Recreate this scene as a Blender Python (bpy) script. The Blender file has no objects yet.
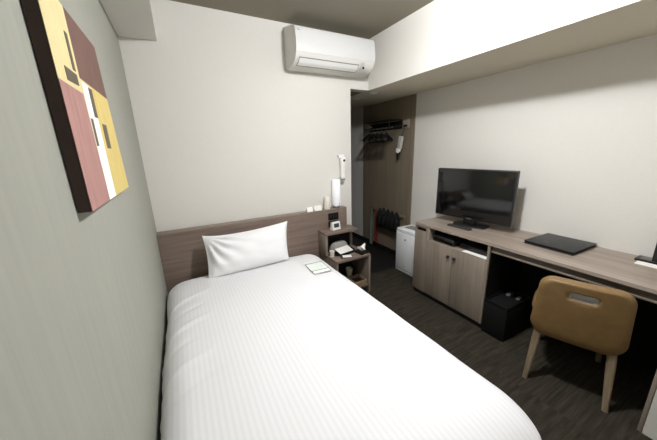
import bpy, bmesh, math, random
from mathutils import Vector, Matrix, noise
random.seed(7)
S = bpy.context.scene
COL = S.collection
PI = math.pi

# ------------------------------------------------------------------ helpers
def lin(c):
    r = []
    for v in c[:3]:
        v /= 255.0
        r.append(v/12.92 if v <= .04045 else ((v+.055)/1.055)**2.4)
    return (*r, 1.0)

def origin_of(o):
    v = Vector((0, 0, 0))
    while o is not None:
        v += o.location; o = o.parent
    return v

class MB:
    def __init__(self):
        self.v = []; self.f = []; self.m = []
    def add(self, verts, faces, mat=0, M=None):
        b = len(self.v)
        for p in verts:
            p = Vector(p)
            self.v.append(M @ p if M is not None else p)
        for f in faces:
            self.f.append([b+i for i in f]); self.m.append(mat)
        return self
    def bm(self, bm, mat=0, M=None):
        bm.verts.index_update()
        return self.add([v.co.copy() for v in bm.verts], [[v.index for v in f.verts] for f in bm.faces], mat, M)
    def box(self, x0, x1, y0, y1, z0, z1, bev=0.0, seg=2, mat=0, M=None):
        bm = bmesh.new()
        bmesh.ops.create_cube(bm, size=1)
        for v in bm.verts:
            v.co = Vector(((x0+x1)/2+v.co.x*(x1-x0), (y0+y1)/2+v.co.y*(y1-y0), (z0+z1)/2+v.co.z*(z1-z0)))
        if bev > 0:
            bev = min(bev, .49*min(x1-x0, y1-y0, z1-z0))
            bmesh.ops.bevel(bm, geom=list(bm.edges), offset=bev, segments=seg, profile=.5, affect='EDGES')
        self.bm(bm, mat, M); bm.free(); return self
    def cone(self, p0, p1, r0, r1=None, n=20, mat=0, cap=True, M=None):
        r1 = r0 if r1 is None else r1
        p0 = Vector(p0); p1 = Vector(p1); d = (p1-p0).normalized()
        a = Vector((1, 0, 0)) if abs(d.x) < .8 else Vector((0, 1, 0))
        u = d.cross(a).normalized(); w = d.cross(u)
        vs = []
        for p, r in ((p0, r0), (p1, r1)):
            for i in range(n):
                t = 2*PI*i/n
                vs.append(p+u*r*math.cos(t)+w*r*math.sin(t))
        fs = [[i, (i+1) % n, n+(i+1) % n, n+i] for i in range(n)]
        if cap: fs += [list(range(n))[::-1], list(range(n, 2*n))]
        return self.add(vs, fs, mat, M)
    def lathe(self, prof, cx=0, cy=0, cz=0, n=28, mat=0, M=None):
        vs = []; fs = []
        k = len(prof)
        for r, z in prof:
            for i in range(n):
                t = 2*PI*i/n
                vs.append((cx+r*math.cos(t), cy+r*math.sin(t), cz+z))
        for j in range(k-1):
            for i in range(n):
                fs.append([j*n+i, j*n+(i+1) % n, (j+1)*n+(i+1) % n, (j+1)*n+i])
        if prof[0][0] > 1e-6: fs.append(list(range(n))[::-1])
        if prof[-1][0] > 1e-6: fs.append([(k-1)*n+i for i in range(n)])
        return self.add(vs, fs, mat, M)
    def tube(self, pts, r, n=10, mat=0, M=None, closed=False):
        pts = [Vector(p) for p in pts]
        vs = []; fs = []; k = len(pts); up = None
        for j, p in enumerate(pts):
            if closed: d = pts[(j+1) % k]-pts[j-1]
            else: d = pts[min(j+1, k-1)]-pts[max(j-1, 0)]
            d.normalize()
            if up is None:
                a = Vector((0, 0, 1)) if abs(d.z) < .8 else Vector((1, 0, 0))
                up = (a-d*a.dot(d)).normalized()
            else:
                up = (up-d*up.dot(d)).normalized()
            w = d.cross(up)
            rr = r[j] if isinstance(r, (list, tuple)) else r
            for i in range(n):
                t = 2*PI*i/n
                vs.append(p+up*rr*math.cos(t)+w*rr*math.sin(t))
        m = k if closed else k-1
        for j in range(m):
            a = j*n; b = ((j+1) % k)*n
            for i in range(n):
                fs.append([a+i, a+(i+1) % n, b+(i+1) % n, b+i])
        if not closed: fs += [list(range(n))[::-1], [(k-1)*n+i for i in range(n)]]
        return self.add(vs, fs, mat, M)
    def prism(self, outline, d0, d1, axis='z', mat=0, M=None):
        def P(a, b, d):
            return {'z': (a, b, d), 'x': (d, a, b), 'y': (a, d, b)}[axis]
        n = len(outline)
        vs = [P(a, b, d0) for a, b in outline]+[P(a, b, d1) for a, b in outline]
        fs = [list(range(n))[::-1], list(range(n, 2*n))]+[[i, (i+1) % n, n+(i+1) % n, n+i] for i in range(n)]
        return self.add(vs, fs, mat, M)
    def build(self, name, mats, parent=None, local=False, smooth=35, origin=None):
        if not isinstance(mats, (list, tuple)): mats = [mats]
        if parent is not None:
            off = Vector((0, 0, 0)) if local else origin_of(parent)
            loc = Vector((0, 0, 0))
        else:
            if local: off = Vector((0, 0, 0))
            elif origin is not None: off = Vector(origin)
            else:
                xs = [p.x for p in self.v]; ys = [p.y for p in self.v]; zs = [p.z for p in self.v]
                off = Vector(((min(xs)+max(xs))/2, (min(ys)+max(ys))/2, min(zs)))
            loc = off.copy()
        me = bpy.data.meshes.new(name)
        me.from_pydata([tuple(p-off) for p in self.v], [], self.f)
        for m in mats: me.materials.append(m)
        me.polygons.foreach_set('material_index', self.m)
        bm = bmesh.new(); bm.from_mesh(me)
        bmesh.ops.recalc_face_normals(bm, faces=bm.faces)
        bm.to_mesh(me); bm.free()
        if smooth:
            me.shade_smooth(); me.set_sharp_from_angle(angle=math.radians(smooth))
        me.update()
        o = bpy.data.objects.new(name, me)
        COL.objects.link(o)
        o.location = loc
        if parent is not None: o.parent = parent
        return o

def tag(o, label, cat, group=None):
    o['label'] = label; o['category'] = cat
    if group: o['group'] = group
    return o
def thing(name, label, cat, loc, rz=0.0, group=None):
    o = bpy.data.objects.new(name, None); COL.objects.link(o)
    o.location = loc; o.rotation_euler = (0, 0, rz); o.empty_display_size = .1
    return tag(o, label, cat, group)
def struct(name, mb, m):
    o = mb.build(name, m); o['kind'] = 'structure'; return o
def dup(root, label, loc=None, rot=None):
    r = root.copy(); COL.objects.link(r); r['label'] = label
    if loc is not None: r.location = loc
    if rot is not None: r.rotation_euler = rot
    for ch in list(root.children):
        c = ch.copy(); COL.objects.link(c); c.parent = r
        for g in list(ch.children):
            d = g.copy(); COL.objects.link(d); d.parent = c
    return r

# ------------------------------------------------------------------ materials
def newmat(name):
    m = bpy.data.materials.new(name); m.use_nodes = True
    nt = m.node_tree; b = nt.nodes['Principled BSDF']
    return m, nt, b
def node(nt, t, **kw):
    n = nt.nodes.new(t)
    for k, v in kw.items():
        if hasattr(n, k): setattr(n, k, v)
        else: n.inputs[k].default_value = v
    return n
def ramp(nt, src, stops):
    r = nt.nodes.new('ShaderNodeValToRGB')
    e = r.color_ramp.elements
    e[0].position, e[0].color = stops[0]
    e[1].position, e[1].color = stops[-1]
    for p, c in stops[1:-1]:
        x = e.new(p); x.color = c
    nt.links.new(src, r.inputs['Fac'])
    return r.outputs['Color']
def coords(nt, scale=(1, 1, 1), rot=(0, 0, 0)):
    tc = nt.nodes.new('ShaderNodeTexCoord'); mp = nt.nodes.new('ShaderNodeMapping')
    mp.inputs['Scale'].default_value = scale; mp.inputs['Rotation'].default_value = rot
    nt.links.new(tc.outputs['Object'], mp.inputs['Vector'])
    return mp.outputs['Vector']
def bump(nt, b, h, strength=.2, dist=.002):
    n = nt.nodes.new('ShaderNodeBump'); n.inputs['Strength'].default_value = strength; n.inputs['Distance'].default_value = dist
    nt.links.new(h, n.inputs['Height']); nt.links.new(n.outputs['Normal'], b.inputs['Normal'])
def shade(c, k):
    c = lin(c); return (c[0]*k, c[1]*k, c[2]*k, 1)

def plain(name, c, rough=.5, metal=0., spec=.5, var=.06, nscale=60, bmp=0.0, coat=0.):
    m, nt, b = newmat(name)
    n = node(nt, 'ShaderNodeTexNoise', Scale=nscale, Detail=3.0)
    nt.links.new(coords(nt), n.inputs['Vector'])
    col = ramp(nt, n.outputs['Fac'], [(.3, shade(c, 1-var)), (.7, shade(c, 1+var))])
    nt.links.new(col, b.inputs['Base Color'])
    b.inputs['Roughness'].default_value = rough; b.inputs['Metallic'].default_value = metal
    b.inputs['Specular IOR Level'].default_value = spec
    b.inputs['Coat Weight'].default_value = coat
    if bmp: bump(nt, b, n.outputs['Fac'], bmp, .001)
    return m
def wood(name, dark, mid, light, scale, rough=.45, spec=.4):
    m, nt, b = newmat(name)
    v = coords(nt, scale)
    n = node(nt, 'ShaderNodeTexNoise', Scale=1.0, Detail=6.0, Roughness=.62, Distortion=.25)
    nt.links.new(v, n.inputs['Vector'])
    v2 = coords(nt, tuple(s*.22 for s in scale))
    n2 = node(nt, 'ShaderNodeTexNoise', Scale=1.0, Detail=2.0)
    nt.links.new(v2, n2.inputs['Vector'])
    mx = node(nt, 'ShaderNodeMix'); mx.data_type = 'FLOAT'; mx.inputs[0].default_value = .4
    nt.links.new(n.outputs['Fac'], mx.inputs[2]); nt.links.new(n2.outputs['Fac'], mx.inputs[3])
    col = ramp(nt, mx.outputs[0], [(.34, lin(dark)), (.5, lin(mid)), (.66, lin(light))])
    nt.links.new(col, b.inputs['Base Color'])
    b.inputs['Roughness'].default_value = rough; b.inputs['Specular IOR Level'].default_value = spec
    bump(nt, b, n.outputs['Fac'], .08, .001)
    return m
def wallpaper(name, c, scale, strength, var=.03, rough=.85):
    m, nt, b = newmat(name)
    n = node(nt, 'ShaderNodeTexNoise', Scale=1.0, Detail=4.0, Roughness=.6)
    nt.links.new(coords(nt, scale), n.inputs['Vector'])
    col = ramp(nt, n.outputs['Fac'], [(.3, shade(c, 1-var)), (.7, shade(c, 1+var))])
    nt.links.new(col, b.inputs['Base Color'])
    b.inputs['Roughness'].default_value = rough; b.inputs['Specular IOR Level'].default_value = .2
    bump(nt, b, n.outputs['Fac'], strength, .003)
    return m

M = {}
M['wall'] = wallpaper('plain_wallpaper', (217, 214, 207), (90, 90, 90), .10, .015)
M['wall_accent'] = wallpaper('ribbed_wallpaper', (154, 154, 144), (260, 55, 1.6), .3, .04)
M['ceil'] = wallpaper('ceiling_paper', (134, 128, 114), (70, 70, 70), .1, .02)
M['soffit'] = wallpaper('beam_underside', (212, 204, 186), (70, 70, 70), .1, .02)
WD, WM, WL = (96, 84, 75), (126, 111, 100), (148, 133, 121)
M['wood_y'] = wood('grey_brown_laminate_lengthwise', (128, 115, 104), (148, 135, 123), (166, 153, 141), (45, 2.2, 45), .38, .6)  # lightened to imitate the bright wall's reflection on the tabletop
M['wood_x'] = wood('grey_brown_laminate_crosswise', (104, 89, 80), (121, 105, 95), (137, 121, 110), (2.0, 45, 45))
M['wood_z'] = wood('grey_brown_laminate_upright', (118, 107, 96), (131, 120, 107), (143, 132, 119), (45, 45, 2.2))
M['edge'] = plain('laminate_edge', (156, 144, 130), .5)
M['panel'] = wood('dark_corridor_laminate', (118, 107, 91), (126, 115, 98), (134, 122, 106), (30, 30, 1.2), .5)
M['kick'] = plain('black_kick', (22, 20, 18), .6)
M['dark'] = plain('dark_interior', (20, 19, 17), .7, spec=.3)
M['black'] = plain('black_plastic', (14, 14, 15), .35)
M['black_matte'] = plain('black_matte', (11, 11, 11), .7, spec=.3)
M['leather_black'] = plain('black_leather', (33, 33, 33), .42, bmp=.25, nscale=400)
M['screen'] = plain('tv_glass', (5, 5, 6), .12, spec=.6, var=.01)
M['white_plastic'] = plain('white_plastic', (236, 235, 232), .35, var=.01)
M['purifier_white'] = plain('purifier_white', (244, 245, 246), .3, var=.01)
M['purifier_panel'] = plain('purifier_panel', (240, 242, 244), .3, var=.01)
M['ac_white'] = plain('ac_white', (204, 204, 202), .32, var=.008)
M['ac_side'] = plain('ac_casing', (214, 212, 207), .45, var=.01)
M['grey_plastic'] = plain('grey_plastic', (128, 127, 124), .4)
M['light_grey'] = plain('light_grey_plastic', (190, 188, 184), .4)
M['chrome'] = plain('chrome', (190, 190, 190), .18, metal=1.)
M['steel'] = plain('dull_steel', (120, 118, 112), .35, metal=.8)
M['paper'] = plain('white_paper', (240, 238, 232), .8, var=.01)
M['cup'] = plain('white_cup', (225, 221, 210), .6, var=.02)
M['green'] = plain('green_print', (62, 88, 70), .7)
M['pale_green'] = plain('pale_green_print', (220, 228, 219), .8, nscale=160, var=.07)
M['red'] = plain('red_plastic', (128, 52, 44), .4)
M['sage'] = plain('sage_plastic', (120, 132, 118), .45)
M['glass_cup'] = plain('frosted_tumbler', (214, 212, 194), .25)
M['tray_wood'] = wood('tray_wood', (120, 98, 72), (146, 122, 92), (160, 136, 104), (40, 4, 40))
M['pouch'] = plain('grey_cloth', (146, 142, 136), .9, nscale=300, bmp=.3)
M['lcd'] = plain('clock_lcd', (62, 70, 66), .25)
M['leg'] = wood('pale_oak_leg', (110, 95, 76), (130, 114, 92), (146, 130, 107), (60, 60, 4))
M['tan'] = plain('tan_leather', (126, 100, 63), .42, var=.08, nscale=25, bmp=.12)
M['sheet'] = plain('mattress_ticking', (225, 224, 220), .9)
M['pillow'] = plain('pillow_cotton', (236, 236, 237), .9, var=.005, nscale=200)
M['bed_base'] = plain('bed_base_fabric', (60, 54, 48), .9)

# striped white bedding
m, nt, b = newmat('striped_white_cotton')
tc = nt.nodes.new('ShaderNodeTexCoord'); sx = nt.nodes.new('ShaderNodeSeparateXYZ')
nt.links.new(tc.outputs['Object'], sx.inputs[0])
a = node(nt, 'ShaderNodeMath', operation='MULTIPLY'); a.inputs[1].default_value = 2*PI/.021
nt.links.new(sx.outputs['X'], a.inputs[0])
s_ = node(nt, 'ShaderNodeMath', operation='SINE'); nt.links.new(a.outputs[0], s_.inputs[0])
h_ = node(nt, 'ShaderNodeMath', operation='MULTIPLY_ADD'); h_.inputs[1].default_value = .5; h_.inputs[2].default_value = .5
nt.links.new(s_.outputs[0], h_.inputs[0])
col = ramp(nt, h_.outputs[0], [(.35, lin((220, 220, 221))), (.65, lin((225, 225, 226)))])
nt.links.new(col, b.inputs['Base Color'])
b.inputs['Roughness'].default_value = .75; b.inputs['Specular IOR Level'].default_value = .25
b.inputs['Sheen Weight'].default_value = .1
bump(nt, b, h_.outputs[0], .05, .0008)
M['duvet'] = m

# carpet: streaky tiles laid in alternating directions
m, nt, b = newmat('streaky_carpet')
def streak(sc):
    n = node(nt, 'ShaderNodeTexNoise', Scale=1.0, Detail=5.0, Roughness=.65)
    nt.links.new(coords(nt, sc), n.inputs['Vector']); return n.outputs['Fac']
A_ = streak((3, 75, 1)); B_ = streak((5, 40, 1))
ck = node(nt, 'ShaderNodeTexChecker', Scale=2.0)
nt.links.new(coords(nt), ck.inputs['Vector'])
mx = node(nt, 'ShaderNodeMix'); mx.data_type = 'FLOAT'
nt.links.new(ck.outputs['Fac'], mx.inputs[0]); nt.links.new(A_, mx.inputs[2]); nt.links.new(B_, mx.inputs[3])
col = ramp(nt, mx.outputs[0], [(.32, lin((36, 33, 27))), (.5, lin((50, 46, 38))), (.68, lin((65, 60, 51)))])
nt.links.new(col, b.inputs['Base Color']); b.inputs['Roughness'].default_value = .95
b.inputs['Specular IOR Level'].default_value = .15
bump(nt, b, mx.outputs[0], .5, .004)
M['carpet'] = m
M['entry_floor'] = plain('entry_floor_vinyl', (26, 25, 24), .5, var=.15, nscale=12)

# painting colours with brushed streaks
def paint(name, c, var=.1):
    m, nt, b = newmat(name)
    n = node(nt, 'ShaderNodeTexNoise', Scale=1.0, Detail=5.0)
    nt.links.new(coords(nt, (20, 60, 9)), n.inputs['Vector'])
    nt.links.new(ramp(nt, n.outputs['Fac'], [(.3, shade(c, 1-var)), (.7, shade(c, 1+var))]), b.inputs['Base Color'])
    b.inputs['Roughness'].default_value = .7
    return m
P_side = paint('canvas_edge', (54, 37, 31)); P_yel = paint('pale_yellow_paint', (214, 200, 148), .05)
P_yel2 = paint('ochre_paint', (206, 184, 110), .08); P_mar = paint('maroon_paint', (106, 76, 67), .16)
P_pink = paint('dusty_pink_paint', (164, 122, 115), .12); P_wht = paint('white_paint', (246, 244, 236), .02)
P_gry = paint('taupe_paint', (92, 82, 66), .06)

# opal lamp shade that gives the room its light
def glow(name, c, strength):
    m, nt, b = newmat(name)
    b.inputs['Base Color'].default_value = lin(c); b.inputs['Roughness'].default_value = .5
    b.inputs['Emission Color'].default_value = lin((248, 250, 255)); b.inputs['Emission Strength'].default_value = strength
    return m
M['lamp_on'] = glow('lit_opal_shade', (240, 238, 230), 360.0)
M['shade'] = glow('bedside_shade', (240, 240, 242), .10)  # lamp is off; a faint added glow brightens its white shade

# ------------------------------------------------------------------ room
W = 2.548; ZC = 2.351; ZS = 1.912; XO = 1.7365; XB = 1.9466; YF = -3.1; YE = 2.3
struct('floor', MB().box(0, W, YF, -.08, -.05, 0), M['carpet'])
struct('floor_entry', MB().box(XO, W, -.08, YE, -.05, 0), M['entry_floor'])
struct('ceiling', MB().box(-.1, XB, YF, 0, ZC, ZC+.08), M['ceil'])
struct('wall_left', MB().box(-.1, 0, YF, 0, -.05, ZC), M['wall_accent'])
struct('wall_back', MB().box(-.1, XO, 0, YE, -.05, ZC), M['wall'])
struct('wall_right', MB().box(W, W+.1, YF, YE, -.05, ZC), M['wall'])
struct('wall_front', MB().box(-.1, W+.1, YF-.1, YF, -.05, ZC), M['wall'])
struct('wall_far', MB().box(XO, W+.1, YE, YE+.1, -.05, ZC), M['panel'])
struct('wall_header', MB().box(XO, XB, 0, .1, ZS+.001, ZC), M['wall'])
# dropped beams; the right one's underside has a warmer tone of its own
def beam(name, x0, x1, y0, y1, z0, z1, under):
    mb = MB().box(x0, x1, y0, y1, z0, z1)
    for i, f in enumerate(mb.f):
        if all(abs(mb.v[j].z-z0) < 1e-6 for j in f): mb.m[i] = 1
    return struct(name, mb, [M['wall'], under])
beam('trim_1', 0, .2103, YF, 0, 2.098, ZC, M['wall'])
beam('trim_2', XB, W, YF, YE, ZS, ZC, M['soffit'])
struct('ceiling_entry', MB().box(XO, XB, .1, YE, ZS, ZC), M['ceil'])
struct('trim_3', MB().box(W-.012, W, -.042, .907, .065, ZS-.001), M['panel'])
struct('trim_4', MB().box(1.99, W, YF, -2.147, 0, ZS), M['wall'])
struct('baseboard_right', MB().box(W-.010, W, -.56, YE, 0, .06, .002), M['kick'])
struct('baseboard_back', MB().box(1.0, XO, -.010, 0, 0, .06, .002), M['kick'])
struct('added_dark_cladding', MB().box(XO, XO+.01, .12, YE, .0, ZS-.001), M['panel'])  # unseen dark cladding added to cut bounce light in the corridor
struct('door_1', MB().box(1.78, 2.50, YE-.02, YE, 0, 1.88, .003), M['panel'])

# ------------------------------------------------------------------ lamps on the ceilings
t = thing('ceiling_lamp', 'small round ceiling lamp with lit opal shade in the middle of the room', 'lamp', (1.24, -1.40, 2.16))
MB().lathe([(.0, ZC), (.075, ZC), (.075, ZC-.012), (.03, ZC-.03), (.018, ZC-.045), (0, ZC-.045)], 1.24, -1.40, 0).build('canopy', M['white_plastic'], t)
prof = [(0, 2.179)]+[(.078*math.sin(a), 2.195-.016*math.cos(a)) for a in [PI*i/14 for i in range(1, 12)]]+[(.024, 2.240), (.010, 2.262), (.010, 2.31), (0, 2.31)]
MB().lathe(prof, 1.24, -1.40, 0, n=24).build('lamp_shade', M['lamp_on'], t)
def downlight(x, y, label):
    t = thing('downlight', label, 'light', (x, y, ZS-.006), 0, 'corridor downlights')
    MB().lathe([(.030, ZS), (.044, ZS), (.044, ZS-.004), (.034, ZS-.006), (.030, ZS-.003)], x, y, 0, 24).build('ring', M['white_plastic'], t)
    MB().lathe([(0, ZS-.002), (.030, ZS-.002), (.030, ZS), (0, ZS)], x, y, 0, 24).build('lens', M['light_grey'], t)
downlight(2.075, .08, 'round ceiling downlight at the mouth of the entry corridor, beside the beam corner')
downlight(2.084, .40, 'round ceiling downlight deeper inside the entry corridor')

# ------------------------------------------------------------------ painting
t = thing('painting', 'abstract canvas of yellow, maroon, pink and white blocks on the left wall', 'painting', (.014, -1.28, 1.248))
yl, zb_, zt_ = -1.533, 1.248, 1.722
def yr(z): return -.985-(z-zb_)/(zt_-zb_)*.080
mb = MB()
T0, T1 = .002, .027
q = [(yl, zb_), (yr(zb_), zb_), (yr(zt_), zt_), (yl, zt_)]
mb.prism(q, T0, T1, 'x', 0)
mb.build('stretcher_frame', P_side, t, smooth=0)
mb = MB()
def block(poly, lv, mat): mb.prism(poly, T1-.001, T1+.0004*lv, 'x', mat)
block(q, 1, 0)                                                              # pale yellow ground
block([(-1.358, 1.565), (yr(1.565), 1.565), (yr(zt_), zt_), (-1.358, zt_)], 2, 1)   # maroon
block([(yl, zb_), (-1.340, zb_), (-1.362, 1.527), (yl, 1.527)], 2, 2)       # dusty pink
block([(-1.264, zb_), (yr(zb_), zb_), (yr(1.565), 1.565), (-1.264, 1.565)], 2, 3)   # ochre
block([(-1.343, zb_), (-1.252, zb_), (-1.262, 1.558), (-1.354, 1.558)], 3, 4)       # white band
block([(-1.404, 1.573), (-1.384, 1.573), (-1.384, 1.655), (-1.404, 1.655)], 4, 5)   # small bars
block([(-1.470, 1.537), (-1.384, 1.541), (-1.384, 1.566), (-1.470, 1.566)], 4, 5)
block([(-1.296, 1.478), (-1.256, 1.478), (-1.256, 1.556), (-1.296, 1.556)], 4, 5)
block([(-1.347, 1.398), (-1.322, 1.398), (-1.322, 1.470), (-1.347, 1.470)], 4, 5)
block([(-1.218, 1.394), (-1.163, 1.394), (-1.163, 1.467), (-1.218, 1.467)], 4, 5)
mb.build('canvas', [P_yel, P_mar, P_pink, P_yel2, P_wht, P_gry], t, smooth=0)

# ------------------------------------------------------------------ headboard
HB = .809; HX = 1.632
t = thing('headboard', 'grey-brown wood headboard panel along the back wall behind the bed', 'headboard', (HX/2, -.036, 0))
MB().box(.001, 1.536, -.073, -.001, 0, HB-.012, .001).build('panel', M['wood_x'], t)
MB().box(1.538, HX, -.073, -.001, 0, HB-.012, .001).build('end_panel', M['wood_x'], t)
MB().box(.001, HX, -.075, -.001, HB-.012, HB, .002).build('ledge', plain('ledge_laminate', (134, 121, 109), .5), t)
o = MB().box(1.418, 1.532, -.079, -.074, .700, .768, .004).box(1.418, 1.532, -.079, -.074, .630, .690, .004).build('socket_plate', M['black_matte'], t)
mb = MB()
for zz in (.734, .66):
    for xx in (1.445, 1.475, 1.505): MB().box(xx-.009, xx+.009, -.0815, -.079, zz-.013, zz+.013, .002).build('switch', M['black'], o)

# ------------------------------------------------------------------ bed
t = thing('bed', 'single bed base and mattress under the white duvet, against the left wall', 'bed', (.62, -1.09, 0))
MB().box(.085, 1.130, -1.93, -.17, .08, .24, .01).build('base', M['bed_base'], t)
MB().box(.080, 1.135, -1.94, -.165, .24, .38, .05, 4).build('mattress', M['sheet'], t)
for x in (.12, 1.11):
    for y in (-1.85, -.25): MB().cone((x, y, 0), (x, y, .08), .025, .03).build('leg', M['black_matte'], t)

def rounded(p, c, h, R, zbot):
    q = Vector((max(-h.x+R.x, min(h.x-R.x, p.x)), max(-h.y+R.y, min(h.y-R.y, p.y)), min(p.z, h.z-R.z)))
    d = Vector(((p.x-q.x)/R.x, (p.y-q.y)/R.y, (p.z-q.z)/R.z))
    if d.length > 1e-9:
        d.normalize(); p = q+Vector((d.x*R.x, d.y*R.y, d.z*R.z))
    return p
def duvet():
    c = Vector((.616, -1.078, 0)); hx, hy = .602, .992; ztop, zbot = .468, .13
    R = Vector((.12, .20, .085)); h = Vector((hx, hy, ztop))
    nu, nv, ns = 110, 180, 24
    vs = []; fs = []; idx = {}
    def put(key, p):
        if key not in idx: idx[key] = len(vs); vs.append(p)
        return idx[key]
    def out(p):
        w = rounded(p, c, h, R, zbot)
        x, y, z = w
        u = x/hx; v = y/hy
        wx, wy = c.x+x, c.y+y
        topf = max(0, min(1, (z-(ztop-R.z))/R.z))
        # loft of the filling
        z += topf*(.030*(1-u**4)*(1-max(0, v)**6)*(.75+.25*math.cos(v*1.5)))
        z -= topf*.035*max(0, (v-.80)/.2)**1.5
        z += topf*.010*noise.noise(Vector((wx*2.2, wy*1.5, 3)))+topf*.004*noise.noise(Vector((wx*7, wy*5, 8)))
        side = 1-topf
        # side hang: soft pleats, tucking in towards the hem
        n = Vector((0, 0, 0))
        if abs(u) > .8: n.x = math.copysign(1, u)
        if abs(v) > .85: n.y = math.copysign(1, v)
        along = wy if n.x else wx
        dpt = max(0, (ztop-R.z-z))
        wob = .010*math.sin(along*11+1.3*math.sin(along*4))+.012*noise.noise(Vector((along*3.1, 1.7, z*2)))
        k = wob*min(1, .35+dpt*3)*min(1, side*1.5)-.035*dpt
        x += n.x*k; y += n.y*k
        # diagonal folds running off the wall-side edge
        if u < -.55:
            f = (-u-.55)/.45
            g = sum(math.exp(-((wy-yy+(-u-.8)*sl)/wd)**2)*am for yy, sl, wd, am in
                    ((-.56, .22, .022, .024), (-.70, .16, .018, -.018), (-.86, .2, .02, .024), (-1.0, .14, .016, -.018), (-1.16, .18, .02, .020), (-1.30, .12, .018, -.014)))
            z += g*f; x += g*f*.5
        # keep clear of the wall and the headboard
        X = c.x+x; Y = c.y+y
        X = max(X, .006); Y = min(Y, -.082)
        return Vector((X, Y, z))
    def grid(na, nb, fn, tagk):
        for i in range(na):
            for j in range(nb):
                fs.append([put(*fn(i, j)), put(*fn(i+1, j)), put(*fn(i+1, j+1)), put(*fn(i, j+1))])
    def key(p): return tuple(round(k, 5) for k in p)
    def pt(p): return key(p), out(p)
    L = lambda a, n, s: (-1+2*a/n)*s
    def zz(k): return zbot+(ztop-zbot)*k/ns
    grid(nu, nv, lambda i, j: pt(Vector((L(i, nu, hx), L(j, nv, hy), ztop))), 't')
    for s in (-1, 1):
        grid(nv, ns, lambda i, j: pt(Vector((s*hx, L(i, nv, hy), zz(j)))), 's')
        grid(nu, ns, lambda i, j: pt(Vector((L(i, nu, hx), s*hy, zz(j)))), 'e')
    mb = MB(); mb.add(vs, fs)
    return mb
DV = duvet()
tag(DV.build('duvet', M['duvet'], smooth=80), 'white striped duvet spread over the whole bed', 'duvet')

# pillow leaning on the headboard
def pillow():
    TL, TR = Vector((.292, -.175, .776)), Vector((.970, -.165, .784))
    BL, BR = Vector((.285, -.335, .478)), Vector((.905, -.325, .500))
    nrm = (TR-TL).cross(TL-BL).normalized()
    if nrm.y > 0: nrm = -nrm
    n, k = 64, 44
    mb = MB(); vs = []; fs = []
    for side in (1, -1):
        b = len(vs)
        for j in range(k+1):
            for i in range(n+1):
                u = i/n*2-1; v = j/k*2-1
                # concave edges, pointed corners
                uu = u*(1-.045*(1-v*v)*abs(u)); vv = v*(1-(.165*(1-.35*u) if v > 0 else .02)*(1-u*u)**.8*abs(v))
                p = (TL*(1-uu)+TR*(1+uu))*(1+vv)/4+(BL*(1-uu)+BR*(1+uu))*(1-vv)/4
                e = max(0, (1-abs(u)**2.6))*max(0, (1-abs(v)**2.2))
                th = (.095 if side > 0 else .045)*e**.55
                if u < -.90: th *= max(0.0, (u+1)/.10)**.7*.85+.1   # stitched flange at the left end
                wr = 0
                if side > 0:
                    # folds fanning from the upper left corner
                    dx, dy = (u+1.0)*1.1, (1.0-v)*.62
                    r = math.hypot(dx, dy); a = math.atan2(dy, dx)
                    wr = .016*math.sin(a*19+r*2.6+1.5*noise.noise(Vector((u*2, v*2, 5))))*math.exp(-((r-.60)/.40)**2)*min(1, e*3)
                    wr += .005*noise.noise(Vector((u*3, v*3, 2)))*min(1, e*2)
                vs.append(p+nrm*side*(th)+nrm*wr)
        for j in range(k):
            for i in range(n):
                a = b+j*(n+1)+i
                fs.append([a, a+1, a+n+2, a+n+1])
    mb.add(vs, fs)
    # weld the rim
    bm = bmesh.new()
    bv = [bm.verts.new(v) for v in mb.v]
    for f in mb.f: bm.faces.new([bv[i] for i in f])
    bmesh.ops.remove_doubles(bm, verts=bm.verts, dist=.0009)
    m2 = MB(); m2.bm(bm); bm.free()
    from mathutils.bvhtree import BVHTree
    tree = BVHTree.FromPolygons([v for v in DV.v], DV.f)
    for p in m2.v:
        hit = tree.ray_cast(Vector((p.x, p.y, 1.0)), Vector((0, 0, -1)))[0]
        if hit and p.z < hit.z+.0015: p.z = hit.z+.0015
    return m2
tag(pillow().build('pillow', M['pillow'], smooth=80), 'white pillow propped against the headboard at the top of the bed', 'pillow')

# green-printed card on the duvet
t = thing('information_card', 'small white card with green border lying on the duvet near the nightstand', 'card', (1.035, -.600, .500), math.radians(-3))
mb = MB().box(-.070, .070, -.095, .095, 0, .0016)
mb.build('card', M['paper'], t, local=True, smooth=0)
mb = MB(); z0, z1 = .0016, .0022
for x0, x1, y0, y1 in ((-.070, -.066, -.095, .095), (.066, .070, -.095, .095), (-.07, .07, .088, .095), (-.07, .07, -.095, -.091), (-.07, .07, -.048, -.041)):
    mb.box(x0, x1, y0, y1, z0, z1)
mb.build('border_print', M['green'], t, local=True, smooth=0)
MB().box(-.058, .058, -.036, .080, z0, z1-.0002).build('text_print', M['pale_green'], t, local=True, smooth=0)

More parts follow.
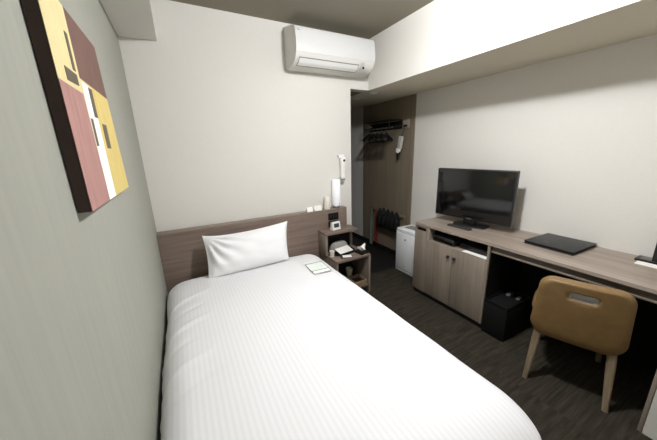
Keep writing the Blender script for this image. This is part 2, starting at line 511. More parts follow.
# ------------------------------------------------------------------ air conditioner
AX0, AX1 = 1.108, 1.838
t = thing('air_conditioner', 'white split air conditioner mounted high on the back wall', 'air conditioner', (1.473, -.12, 1.995))
prof = [(0, 2.018), (0, 2.318), (-.10, 2.294), (-.17, 2.276), (-.203, 2.266), (-.219, 2.250), (-.229, 2.205), (-.235, 2.16), (-.236, 2.12), (-.230, 2.085), (-.212, 2.052), (-.185, 2.028), (-.14, 2.010), (-.08, 2.002), (-.03, 2.004)]
def prof_strip(pts, x0, x1, off, mat=0, mb=None, thick=.002):
    mb = mb or MB()
    n = len(pts); nr = []
    for i in range(n):
        a = Vector(pts[max(i-1, 0)]); b_ = Vector(pts[min(i+1, n-1)]); d = (b_-a).normalized()
        nr.append(Vector((d.y, -d.x)))
    # outward = away from the wall centre
    c = Vector((-.09, 2.15))
    outl = []
    for i in range(n):
        k = nr[i]
        if k.dot(Vector(pts[i])-c) < 0: k = -k
        outl.append((Vector(pts[i])+k*(off-thick), Vector(pts[i])+k*off))
    poly = [tuple(a) for a, b_ in outl]+[tuple(b_) for a, b_ in outl[::-1]]
    vs = []; fs = []
    N = n
    for x in (x0, x1):
        for a, b_ in outl: vs += [(x, a.x, a.y), (x, b_.x, b_.y)]
    for i in range(N-1):
        a = 2*i; s = 2*N
        fs += [[a+1, a+3, s+a+3, s+a+1], [a, a+2, s+a+2, s+a], [a, a+1, a+3, a+2], [s+a, s+a+1, s+a+3, s+a+2]]
    fs += [[0, 1, 2*N+1, 2*N], [2*N-2, 2*N-1, 4*N-1, 4*N-2]]
    return mb.add(vs, fs, mat)
MB().prism(prof, AX0, AX1, 'x').build('casing', M['ac_side'], t, smooth=40)
o = prof_strip(prof[5:10], AX0, AX1, .004, thick=.004).build('front_panel', M['ac_white'], t, smooth=60)
# dark maker's mark at the panel's top left
MB().box(1.130, 1.148, -.2290, -.2262, 2.2285, 2.2325, .001).prism([(1.130, 2.2335), (1.142, 2.2335), (1.130, 2.2390)], -.2285, -.2255, 'y').build('emblem', M['grey_plastic'], o)
def seg(t0, t1, n=8):
    # points along the lower front curve, by z on the profile between index 9 and 13
    pts = [Vector(p) for p in prof[8:14]]
    L = [0]
    for a, b_ in zip(pts, pts[1:]): L.append(L[-1]+(b_-a).length)
    r = []
    for i in range(n+1):
        s = (t0+(t1-t0)*i/n)*L[-1]
        for j in range(len(L)-1):
            if L[j] <= s <= L[j+1]+1e-9:
                f = (s-L[j])/(L[j+1]-L[j]); p = pts[j].lerp(pts[j+1], f); r.append((p.x, p.y)); break
    return r
prof_strip(seg(.31, .70), AX0+.030, AX1-.150, .0022).build('outlet_gap', M['grey_plastic'], t, smooth=60)
prof_strip(seg(.345, .655), AX0+.036, AX1-.156, .0046, thick=.003).build('louver', M['white_plastic'], t, smooth=60)  # whiter than the panel, standing in for bounce light off the bed
prof_strip(seg(.22, .52), AX1-.138, AX1-.100, .0055, thick=.003).build('indicator_strip', M['light_grey'], t, smooth=60)
MB().cone((AX1-.104, -.206, 2.040), (AX1-.104, -.2135, 2.033), .009, .008, 16).build('sensor', M['black'], t)

# ------------------------------------------------------------------ wall handset and ledge items
t = thing('wall_torch', 'slim white handheld torch clipped upright on the back wall above the lamp', 'torch', (1.612, -.02, 1.07))
MB().box(1.578, 1.652, -.012, -.001, 1.288, 1.318, .004).box(1.602, 1.628, -.014, -.001, 1.10, 1.30, .003).build('bracket', M['white_plastic'], t)
MB().lathe([(0, 1.090), (.021, 1.090), (.0225, 1.097), (.0225, 1.20), (.027, 1.245), (.028, 1.287), (.024, 1.293), (0, 1.293)], 1.614, -.040, 0).build('body', M['white_plastic'], t)
MB().lathe([(0, 1.072), (.021, 1.072), (.021, 1.090), (0, 1.090)], 1.614, -.040, 0).build('end_cap', M['grey_plastic'], t)
MB().cone((1.614, -.064, 1.262), (1.614, -.071, 1.262), .011, .011, 14).build('button', M['black'], t)
MB().box(1.576, 1.584, -.016, -.011, 1.292, 1.312, .001).build('clip', M['grey_plastic'], t)

t = thing('bedside_lamp', 'white cylinder lamp with chrome feet on the headboard ledge', 'lamp', (1.532, -.044, HB))
mb = MB()
for k in range(3):
    a = PI/2+k*2*PI/3
    mb.box(-.006, .040, -.006, .006, 0, .020, .002, M=Matrix.Translation((1.532, -.046, HB)) @ Matrix.Rotation(a+PI, 4, 'Z') @ Matrix.Diagonal((.95, 1, 1, 1)))
mb.lathe([(0, HB+.012), (.036, HB+.012), (.036, HB+.024), (0, HB+.024)], 1.532, -.046, 0).build('base', M['chrome'], t)
MB().lathe([(0, HB+.024), (.039, HB+.024), (.0415, HB+.028), (.0415, HB+.272), (.039, HB+.276), (0, HB+.276)], 1.532, -.046, 0, 36).build('lamp_shade', M['shade'], t)
MB().cone((1.541, -.086, HB+.045), (1.541, -.089, HB+.045), .004).build('switch', M['grey_plastic'], t)

def tent_card(x0, x1, z1, label, rot):
    t = thing('tent_card', label, 'card', ((x0+x1)/2, -.045, HB), rot, 'white tent cards on the headboard ledge')
    w = (x1-x0)/2
    MB().add([(-w, -.018, 0), (w, -.018, 0), (w, 0, z1), (-w, 0, z1), (-w, .018, 0), (w, .018, 0), (-w, -.0165, 0), (w, -.0165, 0), (w, 0, z1-.003), (-w, 0, z1-.003), (-w, .0165, 0), (w, .0165, 0)],
             [[0, 1, 2, 3], [3, 2, 5, 4], [6, 7, 8, 9], [9, 8, 11, 10], [0, 1, 7, 6], [4, 5, 11, 10], [0, 3, 9, 6], [3, 4, 10, 9], [1, 2, 8, 7], [2, 5, 11, 8]]).build('folded_sheet', M['paper'], t, local=True, smooth=0)
tent_card(1.205, 1.268, .040, 'white folded card on headboard ledge, farther from the lamp', .15)
tent_card(1.285, 1.360, .046, 'white folded card on headboard ledge, beside the cup', -.1)
mb = MB().lathe([(0, 0), (.030, 0), (.0315, .004), (.0245, .118), (.023, .121), (0, .121)], 1.425, -.043, HB)
tag(mb.build('paper_cup', M['cup']), 'off-white upturned tapered cup on headboard ledge beside the lamp', 'cup')

# ------------------------------------------------------------------ nightstand
t = thing('nightstand', 'stepped grey-brown nightstand with open shelves between bed and corridor', 'nightstand', (1.49, -.23, 0))
MB().box(1.302, 1.655, -.235, -.076, .600, .622, .0015).build('top', M['wood_x'], t)
MB().box(1.302, 1.324, -.228, -.076, .402, .600, .001).build('side_panel', M['wood_z'], t)
MB().box(1.650, 1.672, -.110, -.076, .402, .600, .001).build('post', M['wood_z'], t)
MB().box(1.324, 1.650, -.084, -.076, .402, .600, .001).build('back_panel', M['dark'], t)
MB().box(1.318, 1.690, -.395, -.076, .380, .402, .0015).build('shelf_top', M['wood_x'], t)
MB().box(1.318, 1.338, -.390, -.076, 0, .380, .001).build('side_panel', M['wood_z'], t)
MB().box(1.670, 1.690, -.395, -.076, 0, .380, .001).build('side_panel', M['wood_z'], t)
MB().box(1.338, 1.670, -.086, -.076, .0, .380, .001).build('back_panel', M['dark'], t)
MB().box(1.338, 1.670, -.385, -.086, .070, .090, .001).build('bottom_shelf', M['wood_x'], t)

t = thing('alarm_clock', 'small white digital alarm clock on the nightstand top', 'clock', (1.458, -.145, .622), math.radians(8))
MB().prism([(-.022, 0), (.030, 0), (.016, .072), (-.006, .076)], -.046, .046, 'x').build('body', M['white_plastic'], t, local=True, smooth=20)
Mx = Matrix.Translation((0, -.0152, .040)) @ Matrix.Rotation(math.radians(-12), 4, 'X')
MB().box(-.030, .030, -.0016, .001, -.018, .020, .001, M=Mx).build('display', M['lcd'], t, local=True)

# things on the nightstand's middle shelf
t = thing('valet_tray', 'shallow black-rimmed tray on the middle shelf of the nightstand', 'tray', (1.486, -.198, .4025), math.radians(4))
def oval(rx, ry, z, n=36, e=3.2):
    r = []
    for i in range(n):
        a = 2*PI*i/n; c_, s_ = math.cos(a), math.sin(a)
        r.append((rx*math.copysign(abs(c_)**(2/e), c_), ry*math.copysign(abs(s_)**(2/e), s_), z))
    return r
def loft(mb, rings, mat=0, cap0=True, cap1=True):
    n = len(rings[0]); vs = [p for r in rings for p in r]; fs = []
    for j in range(len(rings)-1):
        for i in range(n): fs.append([j*n+i, j*n+(i+1) % n, (j+1)*n+(i+1) % n, (j+1)*n+i])
    if cap0: fs.append(list(range(n))[::-1])
    if cap1: fs.append([(len(rings)-1)*n+i for i in range(n)])
    return mb.add(vs, fs, mat)
mb = MB()
loft(mb, [oval(.118, .095, 0), oval(.128, .105, .018), oval(.122, .099, .018), oval(.115, .092, .006)])
mb.build('tray', M['black_matte'], t, local=True)
mb = MB()
rings = []
for k in range(9):
    a = k/8*PI/2
    rings.append([(x, y+.045, .0085+.088*math.sin(a)) for x, y, _ in oval(.104*math.cos(a)**.6+.002, .038*math.cos(a)**.7+.001, 0, e=2.6)])
loft(mb, rings)
o = mb.build('pouch', M['pouch'], None, local=True); tag(o, 'grey domed cloth pouch standing at the back of the black tray', 'pouch')
o.location = (1.486, -.198, .4025); o.rotation_euler = (0, 0, math.radians(4))
mb = MB().box(-.082, .082, -.045, .045, -.002, .002, .0015, M=Matrix.Rotation(math.radians(17), 4, 'X'))
o = mb.build('booklet', M['paper'], None, local=True); tag(o, 'white booklet lying in the black tray before the grey pouch', 'booklet')
o.location = (1.492, -.238, .4350); o.rotation_euler = (0, 0, math.radians(10))
t = thing('note_card', 'white note card with black edge at the front of the nightstand shelf', 'card', (1.452, -.340, .4025), math.radians(-22))
MB().box(-.052, .052, -.030, .030, 0, .006, .001).build('backing', M['black'], t, local=True)
MB().box(-.034, .050, -.027, .028, .006, .009, .001).build('sheet', M['paper'], t, local=True)
t = thing('tissue_holder', 'low black holder with white tissue poking out, on the nightstand shelf', 'tissues', (1.634, -.330, .4025), math.radians(8))
MB().box(-.048, .048, -.052, .052, 0, .024, .006).build('holder', M['black_matte'], t, local=True)
mb = MB(); n = 30; rings = []
for j in range(7):
    f = j/6
    rr = []
    for i in range(n):
        a = 2*PI*i/n
        k = 1+.28*math.sin(a*3+.6)*f+.12*math.sin(a*7)*f
        rr.append((.018*k*math.cos(a)*(1+1.3*f), .018*k*math.sin(a)*(1+1.0*f), .026+.034*f+.014*f*math.sin(a*2+1)+.006*f*math.sin(a*5)))
    rings.append(rr)
rings.append([(p[0]*.5, p[1]*.5, .040) for p in rings[-1]])
loft(mb, rings); mb.build('tissue', M['paper'], t, local=True, smooth=70)
mb = MB().lathe([(0, 0), (.018, 0), (.024, .056), (.021, .056), (.016, .004), (0, .004)], 1.347, -.262, .4025)
tag(mb.build('cup', M['cup']), 'small white cup beside the black tray at the nightstand panel', 'cup')
mb = MB().lathe([(0, 0), (.027, 0), (.036, .100), (.033, .100), (.0245, .006), (0, .006)], 1.590, -.170, .0905)
tag(mb.build('tumbler', M['glass_cup']), 'pale frosted tumbler on the bottom shelf of the nightstand', 'tumbler')
t = thing('wooden_tray_box', 'small open wooden box on the bottom shelf of the nightstand', 'box', (1.590, -.30, .090))
mb = MB().box(1.520, 1.660, -.382, -.236, .0906, .098).box(1.520, 1.660, -.382, -.374, .098, .140, .001).box(1.520, 1.660, -.244, -.236, .098, .140, .001).box(1.520, 1.528, -.374, -.244, .098, .140, .001).box(1.652, 1.660, -.374, -.244, .098, .140, .001)
mb.build('box', M['tray_wood'], t)
MB().box(1.530, 1.650, -.372, -.246, .098, .112, .003).build('lining', M['black_matte'], t)

# ------------------------------------------------------------------ desk counter and cabinet
XD = 2.056; ZD = .700; YL = -.578
t = thing('desk', 'long grey-brown wall desk counter running along the right wall', 'desk', (2.30, -1.36, 0))
out_ = [(W-.001, -2.144), (XD, -2.144), (XD, YL-.02), (XD+.004, YL-.006), (XD+.016, YL), (W-.001, YL)]
MB().prism(out_, ZD-.020, ZD, 'z').build('tabletop', M['wood_y'], t, smooth=0)
MB().box(XD+.020, XD+.038, -2.130, -1.2885, ZD-.060, ZD-.020).build('apron', plain('apron_laminate', (84, 75, 65), .5), t, smooth=0)
MB().box(XD+.012, XD+.040, -2.130, -1.2885, ZD-.070, ZD-.060, .001).build('apron_trim', plain('trim_laminate', (122, 111, 99), .5), t)
MB().box(XD-.066, W-.012, -2.144, -2.130, 0, ZD-.020, .001).build('end_panel', M['edge'], t)
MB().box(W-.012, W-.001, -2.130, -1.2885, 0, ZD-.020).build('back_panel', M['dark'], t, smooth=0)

t = thing('cabinet', 'two-door grey-brown cabinet with open media niche below the television', 'cabinet', (2.30, -.93, 0))
CY0, CY1 = -1.284, YL-.003   # near end, far end
XF = XD+.004
YS = -.728                    # seam between fixed strip and doors
mb = MB()
mb.box(XF+.004, W-.001, CY1-.018, CY1, .045, ZD-.0205)            # far side
mb.box(XF, W-.001, CY0, CY0+.018, .045, ZD-.0205)                  # near side panel
mb.box(XF+.02, W-.001, CY0+.018, CY1-.018, .045, .063)            # bottom
mb.build('body', M['wood_z'], t, smooth=0)
mb = MB().box(XF+.012, W-.001, CY0+.018, YS-.012, .548, .566)     # niche floor
mb.build('niche_shelf', M['wood_y'], t, smooth=0)
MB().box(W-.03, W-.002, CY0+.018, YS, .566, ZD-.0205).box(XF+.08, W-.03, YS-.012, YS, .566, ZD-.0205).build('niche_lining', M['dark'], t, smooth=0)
MB().box(XF+.002, XF+.08, YS-.014, YS+.002, .560, ZD-.0205, .0008).build('niche_post', M['edge'], t)
# fixed strip at the far end with its slot
mb = MB().box(XF, XF+.018, YS+.002, CY1, .045, .630, .0008).box(XF, XF+.018, YS+.002, CY1, .662, ZD-.0205, .0008)
mb.box(XF, XF+.018, YS+.002, YS+.020, .630, .662)
mb.build('side_strip', M['wood_z'], t)
MB().box(XF+.019, XF+.022, YS+.002, CY1-.02, .62, .67).build('slot', M['black_matte'], t, smooth=0)
d1 = MB().box(XF, XF+.018, -.986, YS-.001, .048, .562, .0012).build('door', M['wood_z'], t)
d2 = MB().box(XF, XF+.018, CY0+.0195, -.989, .048, .562, .0012).build('door', M['wood_z'], t)
def knob(y, d):
    MB().lathe([(0, 0), (.006, 0), (.006, .008), (.012, .011), (.013, .018), (.010, .022), (0, .022)], M=Matrix.Translation((XF, y, .487)) @ Matrix.Rotation(-PI/2, 4, 'Y')).build('knob', M['black'], d)
knob(-.958, d1); knob(-1.016, d2)
MB().box(XF+.012, W-.013, CY0-.003, CY0, .045, ZD-.0205).build('side_shade_sheet', M['dark'], t, smooth=0)  # dark sheet standing in for the shade under the desk
MB().box(XF+.020, W-.02, CY0+.004, CY1-.004, 0, .045).build('kick_board', M['kick'], t, smooth=0)

# inside the niche
t = thing('set_top_box', 'black set-top box in the open media niche under the television', 'electronics', (2.17, -.88, .566))
MB().box(2.085, 2.27, -.975, -.765, .568, .622, .004).build('case', M['leather_black'], t)
MB().box(2.083, 2.0855, -.965, -.775, .578, .612, .001).build('front_plate', M['screen'], t)
t = thing('media_player', 'slim black media player at the near end of the media niche', 'electronics', (2.2, -1.13, .566))
MB().box(2.115, 2.32, -1.255, -1.010, .568, .606, .003).build('case', M['leather_black'], t)
MB().box(2.113, 2.1155, -1.245, -1.020, .576, .600, .001).build('front_plate', M['screen'], t)
tag(MB().box(2.0625, 2.106, -1.262, -1.070, .5665, .5700).build('leaflet', M['paper'], smooth=0), 'white leaflet lying at the front edge of the media niche', 'leaflet')

# ------------------------------------------------------------------ television, local frame: +X along the screen towards the room's near end, -Y is the viewer
ang = math.atan2(-.635, .08)
t = thing('television', 'black flat-screen television on a stand at the far end of the desk', 'television', (2.320, -.932, ZD), ang)
hw = .317
# local y+ : viewer side? for ang ~ -83 deg local -Y points to -X of the room
b_ = MB().box(-hw, hw, -.012, .030, .058, .478, .005).box(-.20, .20, .030, .062, .10, .36, .012).build('housing', M['black'], t, local=True)
MB().box(-hw+.011, hw-.011, -.0135, -.011, .078, .467, .0006).build('screen', M['screen'], t, local=True)
MB().box(-.05, .05, -.006, .028, .012, .075, .004).build('neck', M['black'], t, local=True)
mb = MB()
loft(mb, [[(x, y+.030, z) for x, y, _ in oval(rx, ry, 0, e=5)] for rx, ry, z in ((.135, .075, 0), (.137, .077, .005), (.132, .072, .011), (.06, .03, .016))])
mb.build('base', M['black'], t, local=True)
MB().box(-.022, .022, -.0145, -.0125, .064, .070, .0005).build('badge', M['grey_plastic'], b_, local=True)

t = thing('remote_control', 'slim dark remote control on the desk in front of the television', 'remote', (2.205, -.925, ZD), math.radians(92))
MB().box(-.100, .100, -.022, .022, 0, .016, .005, 3).build('body', plain('remote_plastic', (58, 56, 53), .4), t, local=True)
mb = MB()
for i in range(9):
    for j in (-1, 0, 1): mb.box(-.080+i*.018-.005, -.080+i*.018+.005, j*.012-.0035, j*.012+.0035, .015, .0172, .001)
mb.build('button', M['black'], t, local=True)['kind'] = 'stuff'

t = thing('leather_folder', 'black leather desk folder lying on the middle of the desk', 'folder', (2.392, -1.545, ZD), math.radians(-2))
MB().box(-.155, .150, -.140, .140, 0, .006, .002).build('back_cover', M['leather_black'], t, local=True)
MB().box(-.150, .146, -.134, .136, .006, .016, .001).build('inner_sheets', M['black_matte'], t, local=True)
MB().box(-.155, .150, -.140, .140, .016, .023, .0028).build('front_cover', M['leather_black'], t, local=True)

t = thing('tabletop_stand', 'black flat-based upright stand at the near right end of the desk', 'stand', (2.49, -1.99, ZD))
MB().box(2.445, 2.535, -2.10, -1.882, ZD, ZD+.010, .002).build('base', M['black'], t)
MB().box(2.455, 2.525, -2.095, -1.900, ZD+.010, ZD+.0125, .001).build('base_plate', M['steel'], t)
MB().box(2.455, 2.485, -1.975, -1.945, ZD+.010, ZD+.26, .003).build('post', M['black'], t)
tag(MB().box(2.375, 2.437, -2.09, -1.90, ZD+.0003, ZD+.004, .001).build('paper_sheet', M['paper']), 'white paper sheet on the desk beside the black stand', 'paper')

# ------------------------------------------------------------------ bin under the desk
t = thing('waste_bin', 'black rectangular bin on the floor under the desk beside the cabinet', 'bin', (2.21, -1.375, 0))
mb = MB().box(2.055, 2.355, -1.455, -1.292, 0, .255, .006)
mb.build('body', M['black_matte'], t)
mb = MB()
for a in ((2.052, 2.358, -1.458, -1.446, .255, .270), (2.052, 2.358, -1.301, -1.2905, .255, .270), (2.052, 2.064, -1.446, -1.301, .255, .270), (2.346, 2.358, -1.446, -1.301, .255, .270)): mb.box(*a, .003)
mb.build('rim', M['black'], t)
for b5 in ((2.255, 2.315, -1.360, -1.330, .255, .272, .005), (2.255, 2.31, -1.425, -1.400, .255, .268, .005)): MB().box(*b5).build('lid_latch', M['grey_plastic'], t)

# ------------------------------------------------------------------ chair (local: +X faces the desk)
ca = math.radians(20)
t = thing('desk_chair', 'tan leather low-back chair with pale wooden legs pushed under the desk', 'chair', (2.094, -1.793, 0), ca)
# chair-back is a curved, padded plate with a grip slot
BXO = -.150                    # local x of the plate's middle
def ring_outline(n=96):
    w1, w2, z0, z1 = .183, .197, .298, .672
    pts = []
    def corner(cx, cz, rx, rz, a0, a1, k):
        for i in range(k):
            a = a0+(a1-a0)*i/k
            pts.append((cx+rx*math.cos(a), cz+rz*math.sin(a)))
    k = n//4
    corner(w1-.062, z1-.058, .062, .058, 0, PI/2, k)
    corner(-(w1-.062), z1-.058, .062, .058, PI/2, PI, k)
    corner(-(w2-.075), z0+.085, .075, .085, PI, 1.5*PI, k)
    corner(w2-.075, z0+.085, .075, .085, 1.5*PI, 2*PI, k)
    # resample evenly by angle around the slot centre
    return pts
def resample(pts, n, c):
    L = len(pts); segs = []
    tot = 0
    for i in range(L):
        a = Vector(pts[i]); b2 = Vector(pts[(i+1) % L]); segs.append((tot, a, b2)); tot += (b2-a).length
    out = []
    for i in range(n):
        s = tot*i/n
        for st, a, b2 in segs:
            l = (b2-a).length
            if st <= s <= st+l+1e-9: out.append(a.lerp(b2, (s-st)/l if l else 0)); break
    # rotate start to angle 0
    j = min(range(n), key=lambda i: abs(math.atan2(out[i].y-c[1], out[i].x-c[0])))
    return out[j:]+out[:j]
SC = (0.0, .598); SHX, SHZ = .054, .020
outer = resample(ring_outline(), 96, SC)
slot = []
for i in range(96):
    a = math.atan2(outer[i].y-SC[1], outer[i].x-SC[0])
    c_, s_ = math.cos(a), math.sin(a); e = 5
    r = 1/((abs(c_)/SHX)**e+(abs(s_)/SHZ)**e)**(1/e)
    slot.append(Vector((SC[0]+r*c_, SC[1]+r*s_)))
def bend(y, z, d):
    # outward (towards -X) bulge in plan, slight recline
    x = BXO+.38*y*y+(.48-z)*.10
    nrm = Vector((-1, .76*y, -.10)).normalized()
    return Vector((x, y, z))+nrm*d
mb = MB(); NR = 16; rings = []
fr = [0, .03, .08, .15, .25, .35, .45, .55, .65, .75, .83, .89, .94, .97, .99, 1.0]
def half(f):
    e = min(1, (1-f)/.22); g = min(1, f/.16)
    return .024*math.sqrt(max(0, 1-(1-e)**2))*(.62+.38*math.sqrt(max(0, 1-(1-g)**2)))+.006
rings = []
for f in fr: rings.append([tuple(bend(*(slot[i].lerp(outer[i], f)), half(f))) for i in range(96)])
for f in fr[::-1]: rings.append([tuple(bend(*(slot[i].lerp(outer[i], f)), -half(f))) for i in range(96)])
rings.append(rings[0])
loft(mb, rings, cap0=False, cap1=False)
bm = bmesh.new(); bv = [bm.verts.new(v) for v in mb.v]
for f in mb.f: bm.faces.new([bv[i] for i in f])
bmesh.ops.remove_doubles(bm, verts=bm.verts, dist=.00005)
mb = MB(); mb.bm(bm); bm.free()
mb.build('backrest', M['tan'], t, local=True, smooth=60)
# grey lining of the grip slot: a shallow cup
mb = MB()
def sl(k, d): return [tuple(bend(SC[0]+(p.x-SC[0])*k, SC[1]+(p.y-SC[1])*k, d)) for p in slot]
loft(mb, [sl(1.0, .019), sl(.985, .021), sl(.95, .019), sl(.95, -.012), sl(1.0, -.012)], cap0=False, cap1=False)
vs = sl(.95, -.012); mb.add(vs, [list(range(96))])
mb.build('grip_cup', M['light_grey'], t, local=True, smooth=50)
# seat and its rail
mb = MB()
loft(mb, [[(x+.085, y, z) for x, y, _ in oval(rx, ry, 0, 48, 4)] for rx, ry, z in ((.185, .175, .375), (.205, .200, .385), (.212, .207, .405), (.205, .200, .430), (.17, .165, .440))])
mb.build('seat', M['tan'], t, local=True, smooth=60)
MB().box(-.09, .26, -.15, .15, .340, .376, .008).build('seat_frame', M['leg'], t, local=True)
def leg(x0, y0, x1, y1, zt):
    mb = MB(); d = Vector((x1-x0, y1-y0, -zt)).normalized(); rr = []
    for f, w in ((0, .0160), (.35, .0172), (1, .0110)):
        c_ = Vector((x0+(x1-x0)*f, y0+(y1-y0)*f, zt*(1-f)))
        r = []
        for sx_, sy_ in ((-1, -1), (1, -1), (1, 1), (-1, 1)):
            for da in (-.25, .25):
                a = math.atan2(sy_, sx_)+da
                r.append((c_.x+w*1.25*math.cos(a), c_.y+w*1.25*math.sin(a), c_.z))
        rr.append(r)
    loft(mb, rr); return mb
leg(-.105, .150, -.175, .172, .375).build('leg', M['leg'], t, local=True, smooth=30)
leg(-.105, -.150, -.175, -.172, .375).build('leg', M['leg'], t, local=True, smooth=30)
leg(.220, .135, .265, .165, .375).build('leg', M['leg'], t, local=True, smooth=30)
leg(.220, -.135, .265, -.165, .375).build('leg', M['leg'], t, local=True, smooth=30)

# ------------------------------------------------------------------ air purifier
t = thing('air_purifier', 'white upright air purifier on the floor between the wood panel and cabinet', 'air purifier', (2.385, -.31, 0))
PX, PY0, PY1 = 2.262, -.505, -.110
MB().box(PX, 2.50, PY0, PY1, 0, .475, .012, 3).box(PX+.002, 2.498, PY0+.002, PY1-.002, .470, .502, .016, 3).build('body', M['purifier_white'], t)
pp = MB().box(PX-.006, PX+.004, PY0+.014, PY1-.016, .040, .452, .004).build('front_panel', M['purifier_panel'], t)
MB().cone((PX-.0085, -.262, .392), (PX-.0055, -.262, .392), .011, .011, 20).build('emblem', M['grey_plastic'], pp)
MB().box(PX-.0072, PX-.0055, -.275, -.235, .078, .082).build('mark', M['grey_plastic'], pp)
MB().box(PX-.001, PX+.004, PY0+.004, PY1-.004, .4645, .468).build('seam', M['grey_plastic'], t)
mb = MB()
mb.box(2.33, 2.44, PY0+.06, PY1-.06, .4995, .5035, .001)
mb.build('vent', M['grey_plastic'], t)
MB().box(PX-.0012, PX+.003, PY0+.016, PY1-.018, .0345, .0385).build('vent', M['grey_plastic'], t)

# ------------------------------------------------------------------ coat rack, hangers, brush on the corridor panel
XP = W-.012
t = thing('coat_rack', 'dark metal coat rack on a pale backboard high on the wood panel', 'rack', (XP-.1, .38, 1.56))
MB().box(XP-.014, XP-.0005, .030, .125, 1.575, 1.662, .002).build('backboard', M['edge'], t)
MB().box(XP-.012, XP-.0005, .125, .740, 1.575, 1.662, .002).build('rail_board', M['black_matte'], t)
for y in (.14, .60):
    MB().tube([(XP-.012, y, 1.668), (XP-.12, y, 1.668), (XP-.195, y, 1.668), (XP-.21, y, 1.64), (XP-.20, y, 1.600), (XP-.18, y, 1.592), (XP-.012, y, 1.600)], .007, 8).build('bracket', M['black'], t)
for x in (.04, .07, .10, .13, .16, .19): MB().tube([(XP-x, .12, 1.668), (XP-x, .62, 1.668)], .006, 8).build('shelf_rod', M['black'], t)
MB().tube([(XP-.18, .10, 1.584), (XP-.18, .64, 1.584)], .008, 10).build('rail', M['steel'], t)
MB().box(XP-.03, XP-.013, .05, .10, 1.590, 1.612, .003).build('hook_plate', M['black'], t)
MB().cone((XP-.012, .69, 1.632), (XP-.045, .69, 1.632), .007, .007, 12).cone((XP-.045, .69, 1.632), (XP-.058, .69, 1.632), .016, .015, 16).build('peg', M['light_grey'], t)

def make_hanger(loc, rz, label):
    t = thing('coat_hanger', label, 'hanger', loc, rz, 'black hangers on the corridor coat rack')
    pts = [(0, 0, -.050), (0, 0, -.028), (.016, 0, -.012), (.019, 0, .004), (.010, 0, .016), (-.006, 0, .0165), (-.0165, 0, .006)]
    MB().tube(pts, .0025, 8).build('hook', M['steel'], t, local=True)
    mb = MB(); rings = []
    for i in range(17):
        u = i/8-1
        x = u*.168; z = -.058-.062*abs(u)**1.25; y = .020*u*u
        hgt = .022+.010*(1-abs(u)); wd = .010+.014*abs(u)
        rings.append([(x, y+wd*math.cos(a), z+hgt*.7*math.sin(a)) for a in [2*PI*k/10 for k in range(10)]])
    loft(mb, rings); mb.build('shoulder_bar', M['black'], t, local=True, smooth=60)
    MB().tube([(-.14, .012, -.112), (-.13, .010, -.142), (0, 0, -.146), (.13, .010, -.142), (.14, .012, -.112)], .004, 8).build('trouser_bar', M['black'], t, local=True)
    return t
hz = 1.5785
h0 = make_hanger((XP-.18, .53, hz), math.radians(206), 'black hanger on the coat rack, deepest into the corridor')
nm = ['second black hanger from the corridor end of the coat rack', 'third black hanger from the corridor end of the coat rack', 'fourth black hanger from the corridor end of the coat rack',
      'black hanger on the coat rack, nearest the hanging brush']
for k, l in enumerate(nm):
    dup(h0, l, (XP-.18, .53-.082*(k+1), hz), (0, 0, math.radians(206+3*(k+1))))

t = thing('clothes_brush', 'grey and white clothes brush with black handle hanging from the coat rack', 'brush', (XP-.055, .115, 1.25))
MB().tube([(XP-.035, .066, 1.588), (XP-.045, .075, 1.54), (XP-.055, .090, 1.49)], .003, 8).build('hanging_strap', M['black'], t)
Mx = Matrix.Translation((XP-.055, .110, 1.410)) @ Matrix.Rotation(math.radians(10), 4, 'X')
MB().box(-.014, .014, -.032, .032, -.060, .080, .010, 3, M=Mx).build('body', M['light_grey'], t)
MB().box(-.017, .012, -.014, .038, -.108, -.058, .006, M=Mx).build('label_block', M['paper'], t)
MB().cone(tuple(Mx @ Vector((0, -.004, -.09))), tuple(Mx @ Vector((0, .004, -.185))), .015, .012, 12).build('handle', M['black'], t)

# low rail with slippers and shoehorns
t = thing('low_wall_rack', 'low dark rail on the wood panel holding slippers beside the purifier', 'rack', (XP-.03, .36, .50))
MB().box(XP-.012, XP-.0005, .04, .68, .520, .560, .002).build('backboard', M['panel'], t)
mb = MB()
mb.tube([(XP-.012, .06, .53), (XP-.026, .06, .53), (XP-.026, .66, .53), (XP-.012, .66, .53)], .005, 8)
mb.build('rail', M['black'], t)
MB().tube([(XP-.0005, .06, .352), (XP-.075, .06, .352), (XP-.075, .46, .352), (XP-.0005, .46, .352)], .004, 8).build('toe_rail', M['black'], t)
def make_slipper(loc, label):
    t = thing('slipper', label, 'slipper', loc, 0, 'dark slippers in the low wall rack')
    # hangs sole to the wall, toe down
    def foot(s, x):
        pts = []
        for i in range(28):
            a = 2*PI*i/28
            z = .12*math.sin(a); w = .040*(1+.15*(-math.sin(a)))
            pts.append((x, s*w*math.cos(a), s*z))
        return pts
    mb = MB(); loft(mb, [foot(1, 0), foot(1.02, -.006), foot(1, -.012)]); mb.build('sole', M['black_matte'], t, local=True)
    mb = MB(); rings = []
    for j in range(8):
        a = j/7*PI/2; k = math.cos(a)
        rings.append([(-.012-.040*math.sin(a), .041*k*math.cos(b3)+0, -.045+.078*(.35+.65*k)*math.sin(b3)) for b3 in [2*PI*i/24 for i in range(24)]])
    loft(mb, rings); mb.build('upper', M['black_matte'], t, local=True, smooth=60)
    return t
s0 = make_slipper((XP-.082, .10, .485), 'dark slipper in the low wall rack, nearest the purifier')
for k, l in enumerate(['second dark slipper from the purifier in the low wall rack', 'third dark slipper from the purifier in the low wall rack', 'fourth dark slipper from the purifier in the low wall rack', 'dark slipper in the low wall rack, beside the red shoehorn']):
    dup(s0, l, (XP-.082, .10+.080*(k+1), .485+.008*((k*7) % 3)), (0, math.radians((6, 2, 7, 3)[k]), math.radians((60, 61, 60, 59)[k])))
s0.rotation_euler = (0, math.radians(4), math.radians(60))
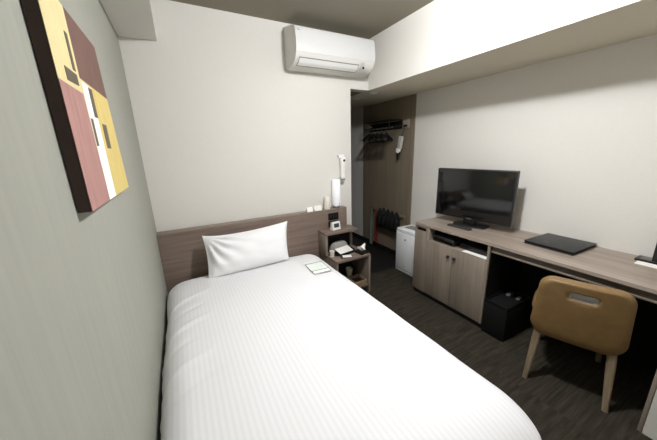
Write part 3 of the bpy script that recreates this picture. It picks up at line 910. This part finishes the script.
def shoehorn(y, z0, z1, m, label):
    t = thing('shoehorn', label, 'shoehorn', (XP-.05, y, z0))
    mb = MB(); n = 22; rings = []
    for j in range(n+1):
        f = j/n; z = z0+(z1-z0)*f
        w = .032-.010*f if f < .8 else .018-.004*(f-.8)/.2
        row = []
        for i in range(9):
            u = i/8*2-1; row.append((XP-.036-.012*u*u*(1-.6*f), y+w*u, z))
        row2 = [(x-.004, yy, zz_) for x, yy, zz_ in row[::-1]]
        rings.append(row+row2)
    loft(mb, rings); mb.build('blade', m, t, smooth=50)
    MB().tube([(XP-.042, y, z1-.004), (XP-.05, y, z1+.018), (XP-.042, y, z1+.026), (XP-.030, y, z1+.012)], .003, 8).build('hanging_loop', M['black'], t)
shoehorn(.535, .085, .545, M['red'], 'long red-brown shoehorn hanging from the low wall rack')
shoehorn(.640, .030, .555, M['sage'], 'long grey-green shoehorn hanging deepest in the low wall rack')

# ------------------------------------------------------------------ camera, world, view
cam = bpy.data.cameras.new('camera'); co = bpy.data.objects.new('camera', cam); COL.objects.link(co)
r = Vector((0.8774491210422167, -0.47873411166131163, -0.02994478776174789))
u = Vector((0.14646420109248692, 0.20795459769904284, 0.9671107088095804))
f = Vector((0.45676172976791835, 0.8529762808118899, -0.25258698816790837))
c = Vector((0.21546253566101206, -2.3249993024336004, 1.3702060734611259))
co.matrix_world = Matrix(((r.x, u.x, -f.x, c.x), (r.y, u.y, -f.y, c.y), (r.z, u.z, -f.z, c.z), (0, 0, 0, 1)))
cam.sensor_fit = 'HORIZONTAL'; cam.sensor_width = 36; cam.lens = 36*270.8585/657
cam.clip_start = .02
S.camera = co
w = bpy.data.worlds.new('world'); S.world = w; w.use_nodes = True
w.node_tree.nodes['Background'].inputs[0].default_value = (.02, .02, .02, 1)
vs_ = S.view_settings
vs_.view_transform = 'Standard'; vs_.look = 'None'; vs_.gamma = 1; vs_.use_curve_mapping = False
vs_.exposure = 0.7
S.cycles.diffuse_bounces = 8; S.cycles.max_bounces = 12
S.cycles.use_denoising = True
S.cycles.sample_clamp_indirect = 5
